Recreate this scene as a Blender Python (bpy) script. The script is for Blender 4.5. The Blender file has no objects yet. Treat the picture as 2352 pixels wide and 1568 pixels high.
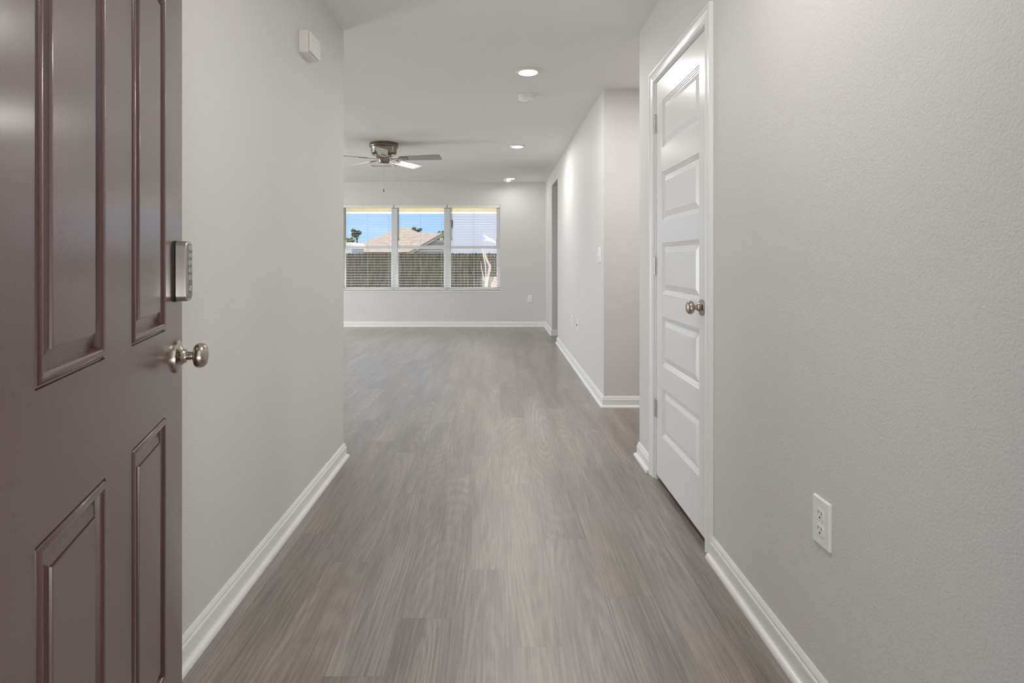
import bpy, bmesh, math, random
from mathutils import Vector, Matrix
random.seed(7)
SC = bpy.context.scene
COL = SC.collection
PI = math.pi

# ------------------------------------------------------------------ camera
CAMZ, FPX, CX, CY = 1.133, 1320.0, 1142.0, 596.0
cam_d = bpy.data.cameras.new('camera')
cam = bpy.data.objects.new('camera', cam_d); COL.objects.link(cam)
cam.location = (0, 0, CAMZ); cam.rotation_euler = (PI / 2, 0, 0)
cam_d.sensor_fit = 'HORIZONTAL'; cam_d.sensor_width = 36.0
cam_d.lens = 36.0 * FPX / 2352.0
cam_d.shift_x = (1176 - CX) / 2352.0
cam_d.shift_y = -(784 - CY) / 2352.0
cam_d.clip_start = 0.02; cam_d.clip_end = 500
SC.camera = cam

# ------------------------------------------------------------------ view
SC.view_settings.view_transform = 'Standard'
SC.view_settings.look = 'None'
SC.view_settings.exposure = 0.26
SC.view_settings.gamma = 1.0
SC.view_settings.use_curve_mapping = False
SC.cycles.use_denoising = True
SC.cycles.max_bounces = 10
SC.cycles.diffuse_bounces = 6
SC.cycles.transparent_max_bounces = 24
SC.cycles.sample_clamp_indirect = 6.0

# ------------------------------------------------------------------ world sky
W = bpy.data.worlds.new('sky'); SC.world = W; W.use_nodes = True
nt = W.node_tree; nt.nodes.clear()
out = nt.nodes.new('ShaderNodeOutputWorld'); bg = nt.nodes.new('ShaderNodeBackground')
tc = nt.nodes.new('ShaderNodeTexCoord'); sep = nt.nodes.new('ShaderNodeSeparateXYZ')
ramp = nt.nodes.new('ShaderNodeValToRGB')
ramp.color_ramp.elements[0].position = 0.0; ramp.color_ramp.elements[0].color = (0.44, 0.66, 1.0, 1)
ramp.color_ramp.elements[1].position = 0.6; ramp.color_ramp.elements[1].color = (0.22, 0.42, 0.85, 1)
e = ramp.color_ramp.elements.new(0.10); e.color = (0.30, 0.53, 1.0, 1)
mp = nt.nodes.new('ShaderNodeMapping'); mp.inputs['Scale'].default_value = (3.0, 3.0, 14.0)
nz = nt.nodes.new('ShaderNodeTexNoise'); nz.inputs['Scale'].default_value = 1.3; nz.inputs['Detail'].default_value = 6
cr = nt.nodes.new('ShaderNodeValToRGB')
cr.color_ramp.elements[0].position = 0.54; cr.color_ramp.elements[0].color = (0, 0, 0, 1)
cr.color_ramp.elements[1].position = 0.85; cr.color_ramp.elements[1].color = (0.5, 0.5, 0.5, 1)
mx = nt.nodes.new('ShaderNodeMixRGB'); mx.inputs[2].default_value = (0.85, 0.9, 1.0, 1)
L = nt.links
L.new(tc.outputs['Generated'], sep.inputs[0]); L.new(sep.outputs['Z'], ramp.inputs[0])
L.new(tc.outputs['Generated'], mp.inputs[0]); L.new(mp.outputs[0], nz.inputs['Vector'])
L.new(nz.outputs[0], cr.inputs[0]); L.new(cr.outputs[0], mx.inputs[0]); L.new(ramp.outputs[0], mx.inputs[1])
mr = nt.nodes.new('ShaderNodeMapRange'); mr.inputs['From Min'].default_value = 0.2; mr.inputs['From Max'].default_value = -0.8
mr.inputs['To Min'].default_value = 0.0; mr.inputs['To Max'].default_value = 1.0
hz = nt.nodes.new('ShaderNodeMixRGB'); hz.inputs[2].default_value = (2.2, 2.12, 2.05, 1)
L.new(sep.outputs['Y'], mr.inputs['Value']); mz = nt.nodes.new('ShaderNodeMapRange'); mz.inputs['From Min'].default_value = 0.15; mz.inputs['From Max'].default_value = 0.5
mm = nt.nodes.new('ShaderNodeMath'); mm.operation = 'MULTIPLY'
L.new(sep.outputs['Z'], mz.inputs['Value']); L.new(mr.outputs[0], mm.inputs[0]); L.new(mz.outputs[0], mm.inputs[1])
L.new(mm.outputs[0], hz.inputs[0]); L.new(mx.outputs[0], hz.inputs[1])
L.new(hz.outputs[0], bg.inputs[0]); L.new(bg.outputs[0], out.inputs[0])
bg.inputs[1].default_value = 1.08

# ------------------------------------------------------------------ sun and daylight
sun_d = bpy.data.lights.new('sun', 'SUN'); sun_d.energy = 4.5; sun_d.angle = 0.01; sun_d.color = (1.0, 0.94, 0.86)
sun = bpy.data.objects.new('sun', sun_d); COL.objects.link(sun)
# light comes from high up on the right
sun.rotation_euler = Vector((-0.50, 0.10, -1.0)).to_track_quat('-Z', 'Y').to_euler()


def area(name, loc, direction, sx, sy, power, color=(1, 1, 1)):
    d = bpy.data.lights.new(name, 'AREA'); d.shape = 'RECTANGLE'; d.size = sx; d.size_y = sy
    d.energy = power; d.color = color
    o = bpy.data.objects.new(name, d); COL.objects.link(o); o.location = loc
    o.rotation_euler = Vector(direction).to_track_quat('-Z', 'Z').to_euler()
    return o


# lamp standing in for daylight at the open front door (behind the camera), then
# three added fill lamps: porch floor, made-up side opening, patio floor
area('daylight_front_door', (0.0, -1.5, 1.2), (0, 1, 0.28), 2.6, 2.2, 19, (0.98, 0.985, 1.0))
area('fill_porch', (0.0, -0.95, 0.30), (0, 0.5, 1), 2.4, 0.9, 34, (1.0, 0.985, 0.96))  # added fill aimed up to lift the hallway ceiling
area('fill_side', (-5.75, 6.6, 1.1), (1, 0, 0.25), 2.5, 2.0, 120, (0.97, 0.99, 1.0))  # added fill, no such glazed door is known here
area('fill_patio', (-1.3, 10.7, 0.14), (0, -0.55, 1), 5.0, 1.0, 280, (0.98, 0.99, 1.0))  # added fill below the sill, lifts the far ceiling and porch beam


# ------------------------------------------------------------------ materials
def sset(b, name, v):
    if name in b.inputs:
        b.inputs[name].default_value = v


def mat(name, col, rough=0.5, metal=0.0, spec=None, coat=0.0, bump=None, emit=None):
    m = bpy.data.materials.new(name); m.use_nodes = True
    n = m.node_tree; b = n.nodes['Principled BSDF']
    b.inputs['Base Color'].default_value = (*col, 1)
    b.inputs['Roughness'].default_value = rough; b.inputs['Metallic'].default_value = metal
    if spec is not None: sset(b, 'Specular IOR Level', spec)
    if coat: sset(b, 'Coat Weight', coat); sset(b, 'Coat Roughness', 0.15)
    if emit: sset(b, 'Emission Color', (*emit[0], 1)); sset(b, 'Emission Strength', emit[1])
    if bump:
        scale, strength, dist, detail = bump
        t = n.nodes.new('ShaderNodeTexCoord'); z = n.nodes.new('ShaderNodeTexNoise')
        z.inputs['Scale'].default_value = scale; z.inputs['Detail'].default_value = detail
        bp = n.nodes.new('ShaderNodeBump'); bp.inputs['Strength'].default_value = strength
        bp.inputs['Distance'].default_value = dist
        n.links.new(t.outputs['Object'], z.inputs['Vector']); n.links.new(z.outputs[0], bp.inputs['Height'])
        n.links.new(bp.outputs[0], b.inputs['Normal'])
    return m


def noisy(name, c1, c2, scale, rough=0.8, stretch=(1, 1, 1), bumpd=0.0, detail=6):
    """two colours blended by stretched noise"""
    m = mat(name, c1, rough); n = m.node_tree; b = n.nodes['Principled BSDF']
    t = n.nodes.new('ShaderNodeTexCoord'); mpn = n.nodes.new('ShaderNodeMapping')
    mpn.inputs['Scale'].default_value = stretch
    z = n.nodes.new('ShaderNodeTexNoise'); z.inputs['Scale'].default_value = scale; z.inputs['Detail'].default_value = detail
    r = n.nodes.new('ShaderNodeValToRGB')
    r.color_ramp.elements[0].position = 0.35; r.color_ramp.elements[0].color = (*c1, 1)
    r.color_ramp.elements[1].position = 0.65; r.color_ramp.elements[1].color = (*c2, 1)
    n.links.new(t.outputs['Object'], mpn.inputs[0]); n.links.new(mpn.outputs[0], z.inputs['Vector'])
    n.links.new(z.outputs[0], r.inputs[0]); n.links.new(r.outputs[0], b.inputs['Base Color'])
    if bumpd:
        bp = n.nodes.new('ShaderNodeBump'); bp.inputs['Distance'].default_value = bumpd
        n.links.new(z.outputs[0], bp.inputs['Height']); n.links.new(bp.outputs[0], b.inputs['Normal'])
    return m


def rows(name, c1, c2, pitch, width, axis='Z', rough=0.7):
    """horizontal courses (siding, shingles) : thin darker line every pitch"""
    m = mat(name, c1, rough); n = m.node_tree; b = n.nodes['Principled BSDF']
    t = n.nodes.new('ShaderNodeTexCoord'); s = n.nodes.new('ShaderNodeSeparateXYZ')
    d = n.nodes.new('ShaderNodeMath'); d.operation = 'DIVIDE'; d.inputs[1].default_value = pitch
    f = n.nodes.new('ShaderNodeMath'); f.operation = 'FRACT'
    g = n.nodes.new('ShaderNodeMath'); g.operation = 'LESS_THAN'; g.inputs[1].default_value = width
    mxn = n.nodes.new('ShaderNodeMixRGB'); mxn.inputs[1].default_value = (*c1, 1); mxn.inputs[2].default_value = (*c2, 1)
    n.links.new(t.outputs['Object'], s.inputs[0]); n.links.new(s.outputs[axis], d.inputs[0])
    n.links.new(d.outputs[0], f.inputs[0]); n.links.new(f.outputs[0], g.inputs[0])
    n.links.new(g.outputs[0], mxn.inputs[0]); n.links.new(mxn.outputs[0], b.inputs['Base Color'])
    return m


M = {}
M['wall'] = mat('wall_paint', (0.69, 0.680, 0.664), 0.6, spec=0.35, bump=(190, 0.42, 0.004, 3))
M['ceiling'] = mat('ceiling_paint', (0.80, 0.795, 0.78), 0.8, spec=0.2, bump=(60, 0.30, 0.006, 4))
M['trim'] = mat('trim_paint', (0.83, 0.83, 0.82), 0.28, spec=0.5)
M['door_white'] = mat('white_door_paint', (0.80, 0.80, 0.79), 0.26, spec=0.6, bump=(260, 0.10, 0.002, 3))
M['plastic'] = mat('white_plastic', (0.86, 0.86, 0.85), 0.35)
M['plastic_dim'] = mat('ivory_plastic', (0.80, 0.79, 0.75), 0.4)
M['slot'] = mat('dark_slot', (0.02, 0.02, 0.02), 0.6)
M['nickel'] = mat('satin_nickel', (0.46, 0.41, 0.35), 0.27, 1.0)
M['steel'] = mat('hinge_steel', (0.62, 0.62, 0.60), 0.3, 1.0)
M['keypad'] = mat('keypad_nickel', (0.52, 0.50, 0.47), 0.3, 1.0)
M['keypad_face'] = mat('keypad_face', (0.22, 0.22, 0.215), 0.4, 0.6)
M['button'] = mat('keypad_button', (0.40, 0.40, 0.39), 0.3, 0.5)
M['fan_metal'] = mat('brushed_pewter', (0.23, 0.20, 0.17), 0.33, 1.0)
M['blade'] = mat('fan_blade_grey', (0.24, 0.24, 0.245), 0.2, spec=1.0, coat=1.0)
M['blind'] = mat('blind_white', (0.80, 0.80, 0.79), 0.45)
M['vinyl'] = mat('window_vinyl', (0.85, 0.86, 0.86), 0.35)
M['wand'] = mat('wand_plastic', (0.10, 0.10, 0.10), 0.3)
M['cord'] = mat('blind_cord', (0.55, 0.54, 0.5), 0.7)
M['lens'] = mat('lamp_lens', (0.9, 0.9, 0.9), 0.4, emit=((1.0, 0.93, 0.82), 6.0))
M['lamp_trim'] = mat('lamp_trim', (0.78, 0.77, 0.75), 0.3)
M['concrete'] = noisy('patio_concrete', (0.66, 0.64, 0.60), (0.74, 0.72, 0.68), 6, 0.85)
M['lawn'] = noisy('lawn', (0.07, 0.10, 0.03), (0.16, 0.17, 0.06), 3, 0.95)
M['fence'] = noisy('fence_wood', (0.045, 0.034, 0.022), (0.15, 0.118, 0.084), 3.5, 0.9, (6, 6, 0.8))
M['shingle'] = noisy('shingle', (0.25, 0.20, 0.155), (0.36, 0.295, 0.235), 2.2, 0.9, (1.5, 1.5, 6))
M['siding_lavender'] = rows('siding_lavender', (0.80, 0.79, 0.88), (0.56, 0.55, 0.64), 0.115, 0.12)
M['siding_grey'] = rows('siding_grey', (0.30, 0.28, 0.25), (0.62, 0.60, 0.56), 0.36, 0.22)
M['ext_trim'] = mat('exterior_white', (0.86, 0.86, 0.84), 0.5)
M['porch_beige'] = rows('porch_beige', (0.58, 0.49, 0.30), (0.42, 0.34, 0.20), 0.30, 0.03, 'X')
M['brick'] = noisy('brick', (0.10, 0.06, 0.05), (0.20, 0.12, 0.09), 4, 0.9, (1, 1, 4))  # used only on the added wall behind the camera
M['stucco'] = mat('outer_wall', (0.60, 0.57, 0.50), 0.9)
M['bark'] = noisy('bark', (0.10, 0.07, 0.05), (0.2, 0.15, 0.1), 6, 0.95)
M['leaf_dark'] = noisy('leaf_dark', (0.03, 0.06, 0.02), (0.12, 0.15, 0.06), 1.5, 0.8)
M['leaf_yellow'] = noisy('leaf_yellow', (0.13, 0.13, 0.03), (0.30, 0.26, 0.06), 1.5, 0.8)
M['slide'] = mat('pale_plastic', (0.74, 0.60, 0.50), 0.5)
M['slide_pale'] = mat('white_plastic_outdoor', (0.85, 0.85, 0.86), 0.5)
M['terracotta'] = rows('terracotta', (0.72, 0.42, 0.29), (0.80, 0.60, 0.45), 0.12, 0.12)
M['dark_glass'] = mat('dark_window', (0.05, 0.06, 0.08), 0.1)


def glass_mat():
    m = bpy.data.materials.new('window_glass'); m.use_nodes = True
    n = m.node_tree; n.nodes.clear()
    o = n.nodes.new('ShaderNodeOutputMaterial'); t = n.nodes.new('ShaderNodeBsdfTransparent')
    t.inputs[0].default_value = (0.97, 0.985, 0.98, 1)
    g = n.nodes.new('ShaderNodeBsdfGlossy'); g.inputs['Roughness'].default_value = 0.02
    mxs = n.nodes.new('ShaderNodeMixShader'); fr = n.nodes.new('ShaderNodeFresnel'); fr.inputs[0].default_value = 1.45
    n.links.new(fr.outputs[0], mxs.inputs[0]); n.links.new(t.outputs[0], mxs.inputs[1]); n.links.new(g.outputs[0], mxs.inputs[2])
    n.links.new(mxs.outputs[0], o.inputs[0])
    return m


M['glass'] = glass_mat()


def brown_door_mat():
    m = mat('brown_door_paint', (0.060, 0.019, 0.015), 0.38, spec=0.4, bump=(420, 0.28, 0.0016, 3))
    n = m.node_tree; b = n.nodes['Principled BSDF']
    sset(b, 'Coat Weight', 1.0); sset(b, 'Coat Roughness', 0.20); sset(b, 'Coat IOR', 1.55)
    # hairline joints between stiles and rails
    t = n.nodes.new('ShaderNodeTexCoord'); s = n.nodes.new('ShaderNodeSeparateXYZ')
    n.links.new(t.outputs['Object'], s.inputs[0])

    def line(axis, pos, w):
        a = n.nodes.new('ShaderNodeMath'); a.operation = 'SUBTRACT'; a.inputs[1].default_value = pos
        c = n.nodes.new('ShaderNodeMath'); c.operation = 'ABSOLUTE'
        d = n.nodes.new('ShaderNodeMath'); d.operation = 'LESS_THAN'; d.inputs[1].default_value = w
        n.links.new(s.outputs[axis], a.inputs[0]); n.links.new(a.outputs[0], c.inputs[0]); n.links.new(c.outputs[0], d.inputs[0])
        return d
    ls = [line('X', 0.157, .0007), line('X', 0.757, .0007)]
    def inside(axis, lo, hi):
        a = n.nodes.new('ShaderNodeMath'); a.operation = 'COMPARE'; a.inputs[1].default_value = (lo + hi) / 2; a.inputs[2].default_value = (hi - lo) / 2
        n.links.new(s.outputs[axis], a.inputs[0]); return a
    msk = inside('X', 0.392, 0.522)
    for zz in (0.7805, 0.9653):
        ln = line('Z', zz, .0006); ml = n.nodes.new('ShaderNodeMath'); ml.operation = 'MULTIPLY'
        n.links.new(ln.outputs[0], ml.inputs[0]); n.links.new(msk.outputs[0], ml.inputs[1]); ls.append(ml)
    cur = ls[0]
    for q in ls[1:]:
        ad = n.nodes.new('ShaderNodeMath'); ad.operation = 'MAXIMUM'
        n.links.new(cur.outputs[0], ad.inputs[0]); n.links.new(q.outputs[0], ad.inputs[1]); cur = ad
    mxn = n.nodes.new('ShaderNodeMixRGB'); mxn.inputs[1].default_value = (0.060, 0.019, 0.015, 1)
    mxn.inputs[2].default_value = (0.02, 0.012, 0.011, 1)
    n.links.new(cur.outputs[0], mxn.inputs[0]); n.links.new(mxn.outputs[0], b.inputs['Base Color'])
    return m


M['brown_door'] = brown_door_mat()


def floor_mat():
    m = bpy.data.materials.new('vinyl_plank'); m.use_nodes = True
    n = m.node_tree; b = n.nodes['Principled BSDF']; N = n.nodes.new; K = n.links.new
    uv = N('ShaderNodeUVMap'); uv.uv_map = 'plank'
    uv2 = N('ShaderNodeUVMap'); uv2.uv_map = 'unit'
    at = N('ShaderNodeAttribute'); at.attribute_name = 'rnd'; at.attribute_type = 'GEOMETRY'
    sepr = N('ShaderNodeSeparateXYZ'); K(at.outputs['Vector'], sepr.inputs[0])

    def mapped(scale, src=uv):
        q = N('ShaderNodeMapping'); q.inputs['Scale'].default_value = scale; K(src.outputs[0], q.inputs[0]); return q

    def noise(mpg, scale=1.0, detail=5, rough=0.55, dist=0.0):
        q = N('ShaderNodeTexNoise'); q.inputs['Scale'].default_value = scale; q.inputs['Detail'].default_value = detail
        q.inputs['Roughness'].default_value = rough; q.inputs['Distortion'].default_value = dist
        K(mpg.outputs[0], q.inputs['Vector']); return q

    fine = noise(mapped((240, 3.6, 1)), 1, 5, 0.7, 0.2)
    mid = noise(mapped((55, 2.6, 1)), 1, 7, 0.68, 0.9)
    broad = noise(mapped((9, 1.1, 1)), 1, 4, 0.5, 0.3)
    # cathedral figure
    wv = N('ShaderNodeTexWave'); wv.wave_type = 'RINGS'; wv.rings_direction = 'Z'
    wv.inputs['Scale'].default_value = 1.0; wv.inputs['Distortion'].default_value = 4.5
    wv.inputs['Detail'].default_value = 4; wv.inputs['Detail Scale'].default_value = 1.2; wv.inputs['Detail Roughness'].default_value = 0.6
    uv3 = N('ShaderNodeUVMap'); uv3.uv_map = 'figure'
    K(mapped((26, 2.3, 1), uv3).outputs[0], wv.inputs['Vector'])

    def mth(op, a, c):
        q = N('ShaderNodeMath'); q.operation = op
        for i, v in enumerate((a, c)):
            if isinstance(v, (int, float)): q.inputs[i].default_value = v
            else: K(v, q.inputs[i])
        return q.outputs[0]
    g = mth('ADD', mth('MULTIPLY', fine.outputs[0], 0.50), mth('MULTIPLY', mid.outputs[0], 0.40))
    g = mth('ADD', g, mth('MULTIPLY', mth('MULTIPLY', wv.outputs['Fac'], mth('MULTIPLY', mth('MAXIMUM', mth('SUBTRACT', broad.outputs[0], 0.42), 0.0), 4.0)), 0.11))
    g = mth('ADD', g, mth('MULTIPLY', broad.outputs[0], 0.20))
    g = mth('ADD', g, mth('MULTIPLY', mth('SUBTRACT', sepr.outputs['X'], 0.5), 0.065))
    r = N('ShaderNodeValToRGB'); K(g, r.inputs[0])
    els = r.color_ramp.elements
    els[0].position = 0.44; els[0].color = (0.115, 0.090, 0.073, 1)
    els[1].position = 0.775; els[1].color = (0.40, 0.352, 0.312, 1)
    q = els.new(0.60); q.color = (0.250, 0.212, 0.183, 1)
    # plank joints
    s2 = N('ShaderNodeSeparateXYZ'); K(uv2.outputs[0], s2.inputs[0])

    def edge(o, length):
        a = mth('MINIMUM', o, mth('SUBTRACT', 1.0, o)); return mth('MULTIPLY', a, length)
    ed = mth('MINIMUM', edge(s2.outputs['X'], 0.1675), edge(s2.outputs['Y'], 1.22))
    jn = mth('LESS_THAN', ed, 0.0007)
    mxn = N('ShaderNodeMixRGB'); mxn.blend_type = 'MULTIPLY'; K(mth('MULTIPLY', jn, 0.5), mxn.inputs[0])
    K(r.outputs[0], mxn.inputs[1]); mxn.inputs[2].default_value = (0.3, 0.28, 0.26, 1)
    # warm / grey variation between planks
    hs = N('ShaderNodeHueSaturation'); K(mxn.outputs[0], hs.inputs['Color'])
    K(mth('ADD', 0.82, mth('MULTIPLY', sepr.outputs['Y'], 0.30)), hs.inputs['Saturation'])
    K(hs.outputs[0], b.inputs['Base Color'])
    K(mth('ADD', 0.26, mth('MULTIPLY', mid.outputs[0], 0.24)), b.inputs['Roughness'])
    sset(b, 'Specular IOR Level', 0.8); sset(b, 'Coat Weight', 0.9); sset(b, 'Coat Roughness', 0.37); sset(b, 'Coat IOR', 1.75)
    bp = N('ShaderNodeBump'); bp.inputs['Strength'].default_value = 0.35; bp.inputs['Distance'].default_value = 0.0012
    K(mth('SUBTRACT', mth('ADD', fine.outputs[0], mth('MULTIPLY', mid.outputs[0], 0.6)), jn), bp.inputs['Height'])
    K(bp.outputs[0], b.inputs['Normal'])
    return m


M['floor'] = floor_mat()


# ------------------------------------------------------------------ helpers
def tag(o, label=None, cat=None, group=None, kind=None):
    if label: o['label'] = label
    if cat: o['category'] = cat
    if group: o['group'] = group
    if kind: o['kind'] = kind
    return o


def thing(name, loc, label, cat, group=None, rz=0.0, kind=None):
    o = bpy.data.objects.new(name, None); COL.objects.link(o)
    o.location = loc; o.rotation_euler = (0, 0, rz); o.empty_display_size = 0.1
    return tag(o, label, cat, group, kind)


def obj(name, bm, m, parent=None, smooth=False, bevel=0.0, seg=2):
    bmesh.ops.recalc_face_normals(bm, faces=bm.faces)
    me = bpy.data.meshes.new(name); bm.to_mesh(me); bm.free()
    me.materials.append(m)
    if smooth:
        for p in me.polygons: p.use_smooth = True
        try: me.set_sharp_from_angle(angle=math.radians(38))
        except Exception: pass
    o = bpy.data.objects.new(name, me); COL.objects.link(o)
    if parent: o.parent = parent
    if bevel:
        md = o.modifiers.new('bevel', 'BEVEL'); md.width = bevel; md.segments = seg; md.limit_method = 'ANGLE'
    return o


def B(): return bmesh.new()


def box(bm, x0, x1, y0, y1, z0, z1, mtx=None):
    vs = [bm.verts.new((x, y, z)) for x in (x0, x1) for y in (y0, y1) for z in (z0, z1)]
    for f in ((0, 1, 3, 2), (4, 6, 7, 5), (0, 4, 5, 1), (2, 3, 7, 6), (0, 2, 6, 4), (1, 5, 7, 3)):
        bm.faces.new([vs[i] for i in f])
    if mtx is not None:
        bmesh.ops.transform(bm, matrix=mtx, verts=vs)
    return vs


def boxes(name, lst, m, parent=None, bevel=0.0):
    bm = B()
    for b in lst: box(bm, *b)
    return obj(name, bm, m, parent, bevel=bevel)


def lathe(bm, prof, n=40, mtx=None):
    """profile of (radius, height) turned round the local Z axis"""
    rings = []; new = []
    for r, h in prof:
        if r < 1e-6:
            v = bm.verts.new((0, 0, h)); rings.append([v]); new.append(v)
        else:
            ring = [bm.verts.new((r * math.cos(2 * PI * k / n), r * math.sin(2 * PI * k / n), h)) for k in range(n)]
            rings.append(ring); new += ring
    for a, b in zip(rings, rings[1:]):
        for k in range(n):
            if len(a) == 1 and len(b) == 1: continue
            if len(a) == 1: bm.faces.new((a[0], b[k], b[(k + 1) % n]))
            elif len(b) == 1: bm.faces.new((a[k], a[(k + 1) % n], b[0]))
            else: bm.faces.new((a[k], a[(k + 1) % n], b[(k + 1) % n], b[k]))
    if mtx is not None: bmesh.ops.transform(bm, matrix=mtx, verts=new)


def prism(bm, pts, d0, d1, plane='XZ', mtx=None):
    """polygon extruded between d0 and d1 along the third axis"""
    def P(p, d):
        return {'XZ': (p[0], d, p[1]), 'YZ': (d, p[0], p[1]), 'XY': (p[0], p[1], d)}[plane]
    a = [bm.verts.new(P(p, d0)) for p in pts]; b = [bm.verts.new(P(p, d1)) for p in pts]
    bm.faces.new(a); bm.faces.new(b[::-1])
    for i in range(len(pts)):
        j = (i + 1) % len(pts); bm.faces.new((a[i], a[j], b[j], b[i]))
    if mtx is not None: bmesh.ops.transform(bm, matrix=mtx, verts=a + b)


def tube(bm, pts, r, n=8):
    pts = [Vector(p) for p in pts]; rings = []
    for i, p in enumerate(pts):
        t = (pts[min(i + 1, len(pts) - 1)] - pts[max(i - 1, 0)]).normalized()
        up = Vector((0, 0, 1)) if abs(t.z) < 0.9 else Vector((1, 0, 0))
        a = t.cross(up).normalized(); b = t.cross(a)
        rr = r[i] if isinstance(r, (list, tuple)) else r
        rings.append([bm.verts.new(p + a * rr * math.cos(2 * PI * k / n) + b * rr * math.sin(2 * PI * k / n)) for k in range(n)])
    for u, v in zip(rings, rings[1:]):
        for k in range(n): bm.faces.new((u[k], u[(k + 1) % n], v[(k + 1) % n], v[k]))
    bm.faces.new(rings[0]); bm.faces.new(rings[-1][::-1])


def rrect(w, h, r, n=5, cx=0, cy=0):
    pts = []
    for sx, sy, a0 in ((1, 1, 0), (-1, 1, 90), (-1, -1, 180), (1, -1, 270)):
        for k in range(n + 1):
            a = math.radians(a0 + 90 * k / n)
            pts.append((cx + sx * (w / 2 - r) + r * math.cos(a), cy + sy * (h / 2 - r) + r * math.sin(a)))
    return pts


def sweep(bm, path, prof, side):
    """profile (offset from wall, z) swept along a plan polyline; side=+1 room on the left, -1 on the right"""
    n = len(path); norms = []
    for i in range(n - 1):
        d = (Vector(path[i + 1]) - Vector(path[i])).normalized(); norms.append(Vector((-d.y, d.x)) * side)
    cols = []
    for i in range(n):
        if i == 0: mi = norms[0]
        elif i == n - 1: mi = norms[-1]
        else:
            s = norms[i - 1] + norms[i]; mi = s * (2.0 / s.length_squared)
        p = Vector(path[i])
        cols.append([bm.verts.new((p.x + mi.x * o, p.y + mi.y * o, z)) for o, z in prof])
    k = len(prof)
    for a, b in zip(cols, cols[1:]):
        for j in range(k): bm.faces.new((a[j], a[(j + 1) % k], b[(j + 1) % k], b[j]))
    bm.faces.new(cols[0]); bm.faces.new(cols[-1][::-1])


def panel_slab(Wd, H, T, panels, prof, sgn):
    """door leaf: local x along width, z up, decorated face at y=0 looking towards sgn*y"""
    bm = B()
    us = sorted({0, Wd} | {p[0] for p in panels} | {p[1] for p in panels})
    vs = sorted({0, H} | {p[2] for p in panels} | {p[3] for p in panels})
    V = {}

    def v(u, w, z):
        k = (round(u, 5), round(w, 5), round(z, 5))
        if k not in V: V[k] = bm.verts.new((u, sgn * w, z))
        return V[k]
    for a, b in zip(us, us[1:]):
        for c, d in zip(vs, vs[1:]):
            mu, mv = (a + b) / 2, (c + d) / 2
            if any(p[0] < mu < p[1] and p[2] < mv < p[3] for p in panels): continue
            bm.faces.new((v(a, 0, c), v(b, 0, c), v(b, 0, d), v(a, 0, d)))
    for p in panels:
        rings = []
        for ins, dep in prof:
            rings.append([v(p[0] + ins, dep, p[2] + ins), v(p[1] - ins, dep, p[2] + ins),
                          v(p[1] - ins, dep, p[3] - ins), v(p[0] + ins, dep, p[3] - ins)])
        for a, b in zip(rings, rings[1:]):
            for k in range(4): bm.faces.new((a[k], a[(k + 1) % 4], b[(k + 1) % 4], b[k]))
        bm.faces.new(rings[-1])
    # edges and back
    for a, b in zip(us, us[1:]):
        bm.faces.new((v(a, 0, 0), v(b, 0, 0), v(b, -T, 0), v(a, -T, 0)))
        bm.faces.new((v(a, 0, H), v(b, 0, H), v(b, -T, H), v(a, -T, H)))
        for c, d in zip(vs, vs[1:]):
            bm.faces.new((v(a, -T, c), v(b, -T, c), v(b, -T, d), v(a, -T, d)))
    for c, d in zip(vs, vs[1:]):
        bm.faces.new((v(0, 0, c), v(0, 0, d), v(0, -T, d), v(0, -T, c)))
        bm.faces.new((v(Wd, 0, c), v(Wd, 0, d), v(Wd, -T, d), v(Wd, -T, c)))
    return bm


def copy_tree(o, parent=None):
    c = o.copy(); COL.objects.link(c)
    if parent: c.parent = parent
    for ch in list(o.children): copy_tree(ch, c)
    return c


# ------------------------------------------------------------------ the room
XL, XR = -0.877, 0.8185          # hallway walls
YF = 0.47                        # inside face of the front wall
YB = 9.706                       # back wall of the living room
HC = 2.44
LX = -5.60                       # living room left wall
YLE, YRE, YHF = 3.28, 3.304, 4.41   # end of left wall, end of right wall, far side of cross hall
YD0, YD1, HD = 7.79, 8.595, 2.235   # opening in the far right wall
RX = 3.6


def struct(name, lst, m, label, cat):
    return tag(boxes(name, lst, m), label, cat, kind='structure')


# floor: one mesh of planks
def build_floor():
    bm = B(); uvl = bm.loops.layers.uv.new('plank'); unl = bm.loops.layers.uv.new('unit')
    fgl = bm.loops.layers.uv.new('figure'); rnd = bm.faces.layers.float_vector.new('rnd')
    pw, pl, x0 = 0.1675, 1.22, 0.026
    known = {0: 1.682, -2: 1.817, 1: 2.333, 2: 1.937, -1: 2.10, -4: 2.155, -3: 1.562, 3: 2.62, 4: 1.72}
    for i in range(int((LX - 0.2 - x0) // pw), int((RX + 0.2 - x0) // pw) + 1):
        a = x0 + i * pw; b = a + pw
        j0 = known.get(i, random.uniform(1, 2.22))
        y = j0 - pl * math.ceil((j0 - 0.25) / pl)
        while y < YB + 0.1:
            ya, yb = max(y, 0.25), min(y + pl, YB + 0.12)
            if yb > ya:
                f = bm.faces.new([bm.verts.new(p) for p in ((a, ya, 0), (b, ya, 0), (b, yb, 0), (a, yb, 0))])
                ou, ov = random.uniform(0, 40), random.uniform(0, 40)
                cu = pw / 2 + random.uniform(-0.05, 0.05); cv = random.uniform(-0.3, 1.5); fs = random.uniform(0.5, 1.2); ft = random.uniform(0.5, 1.4)
                for lp, (uu, vv) in zip(f.loops, ((0, ya - y), (pw, ya - y), (pw, yb - y), (0, yb - y))):
                    lp[uvl].uv = (uu + ou, vv + ov); lp[unl].uv = (uu / pw, vv / pl); lp[fgl].uv = ((uu - cu) * fs, (vv - cv) * ft)
                f[rnd] = (random.random(), random.random(), random.random())
            y += pl
    return tag(obj('floor', bm, M['floor']), 'grey brown wood plank floor running down the hallway to the window', 'floor', kind='structure')


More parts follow.
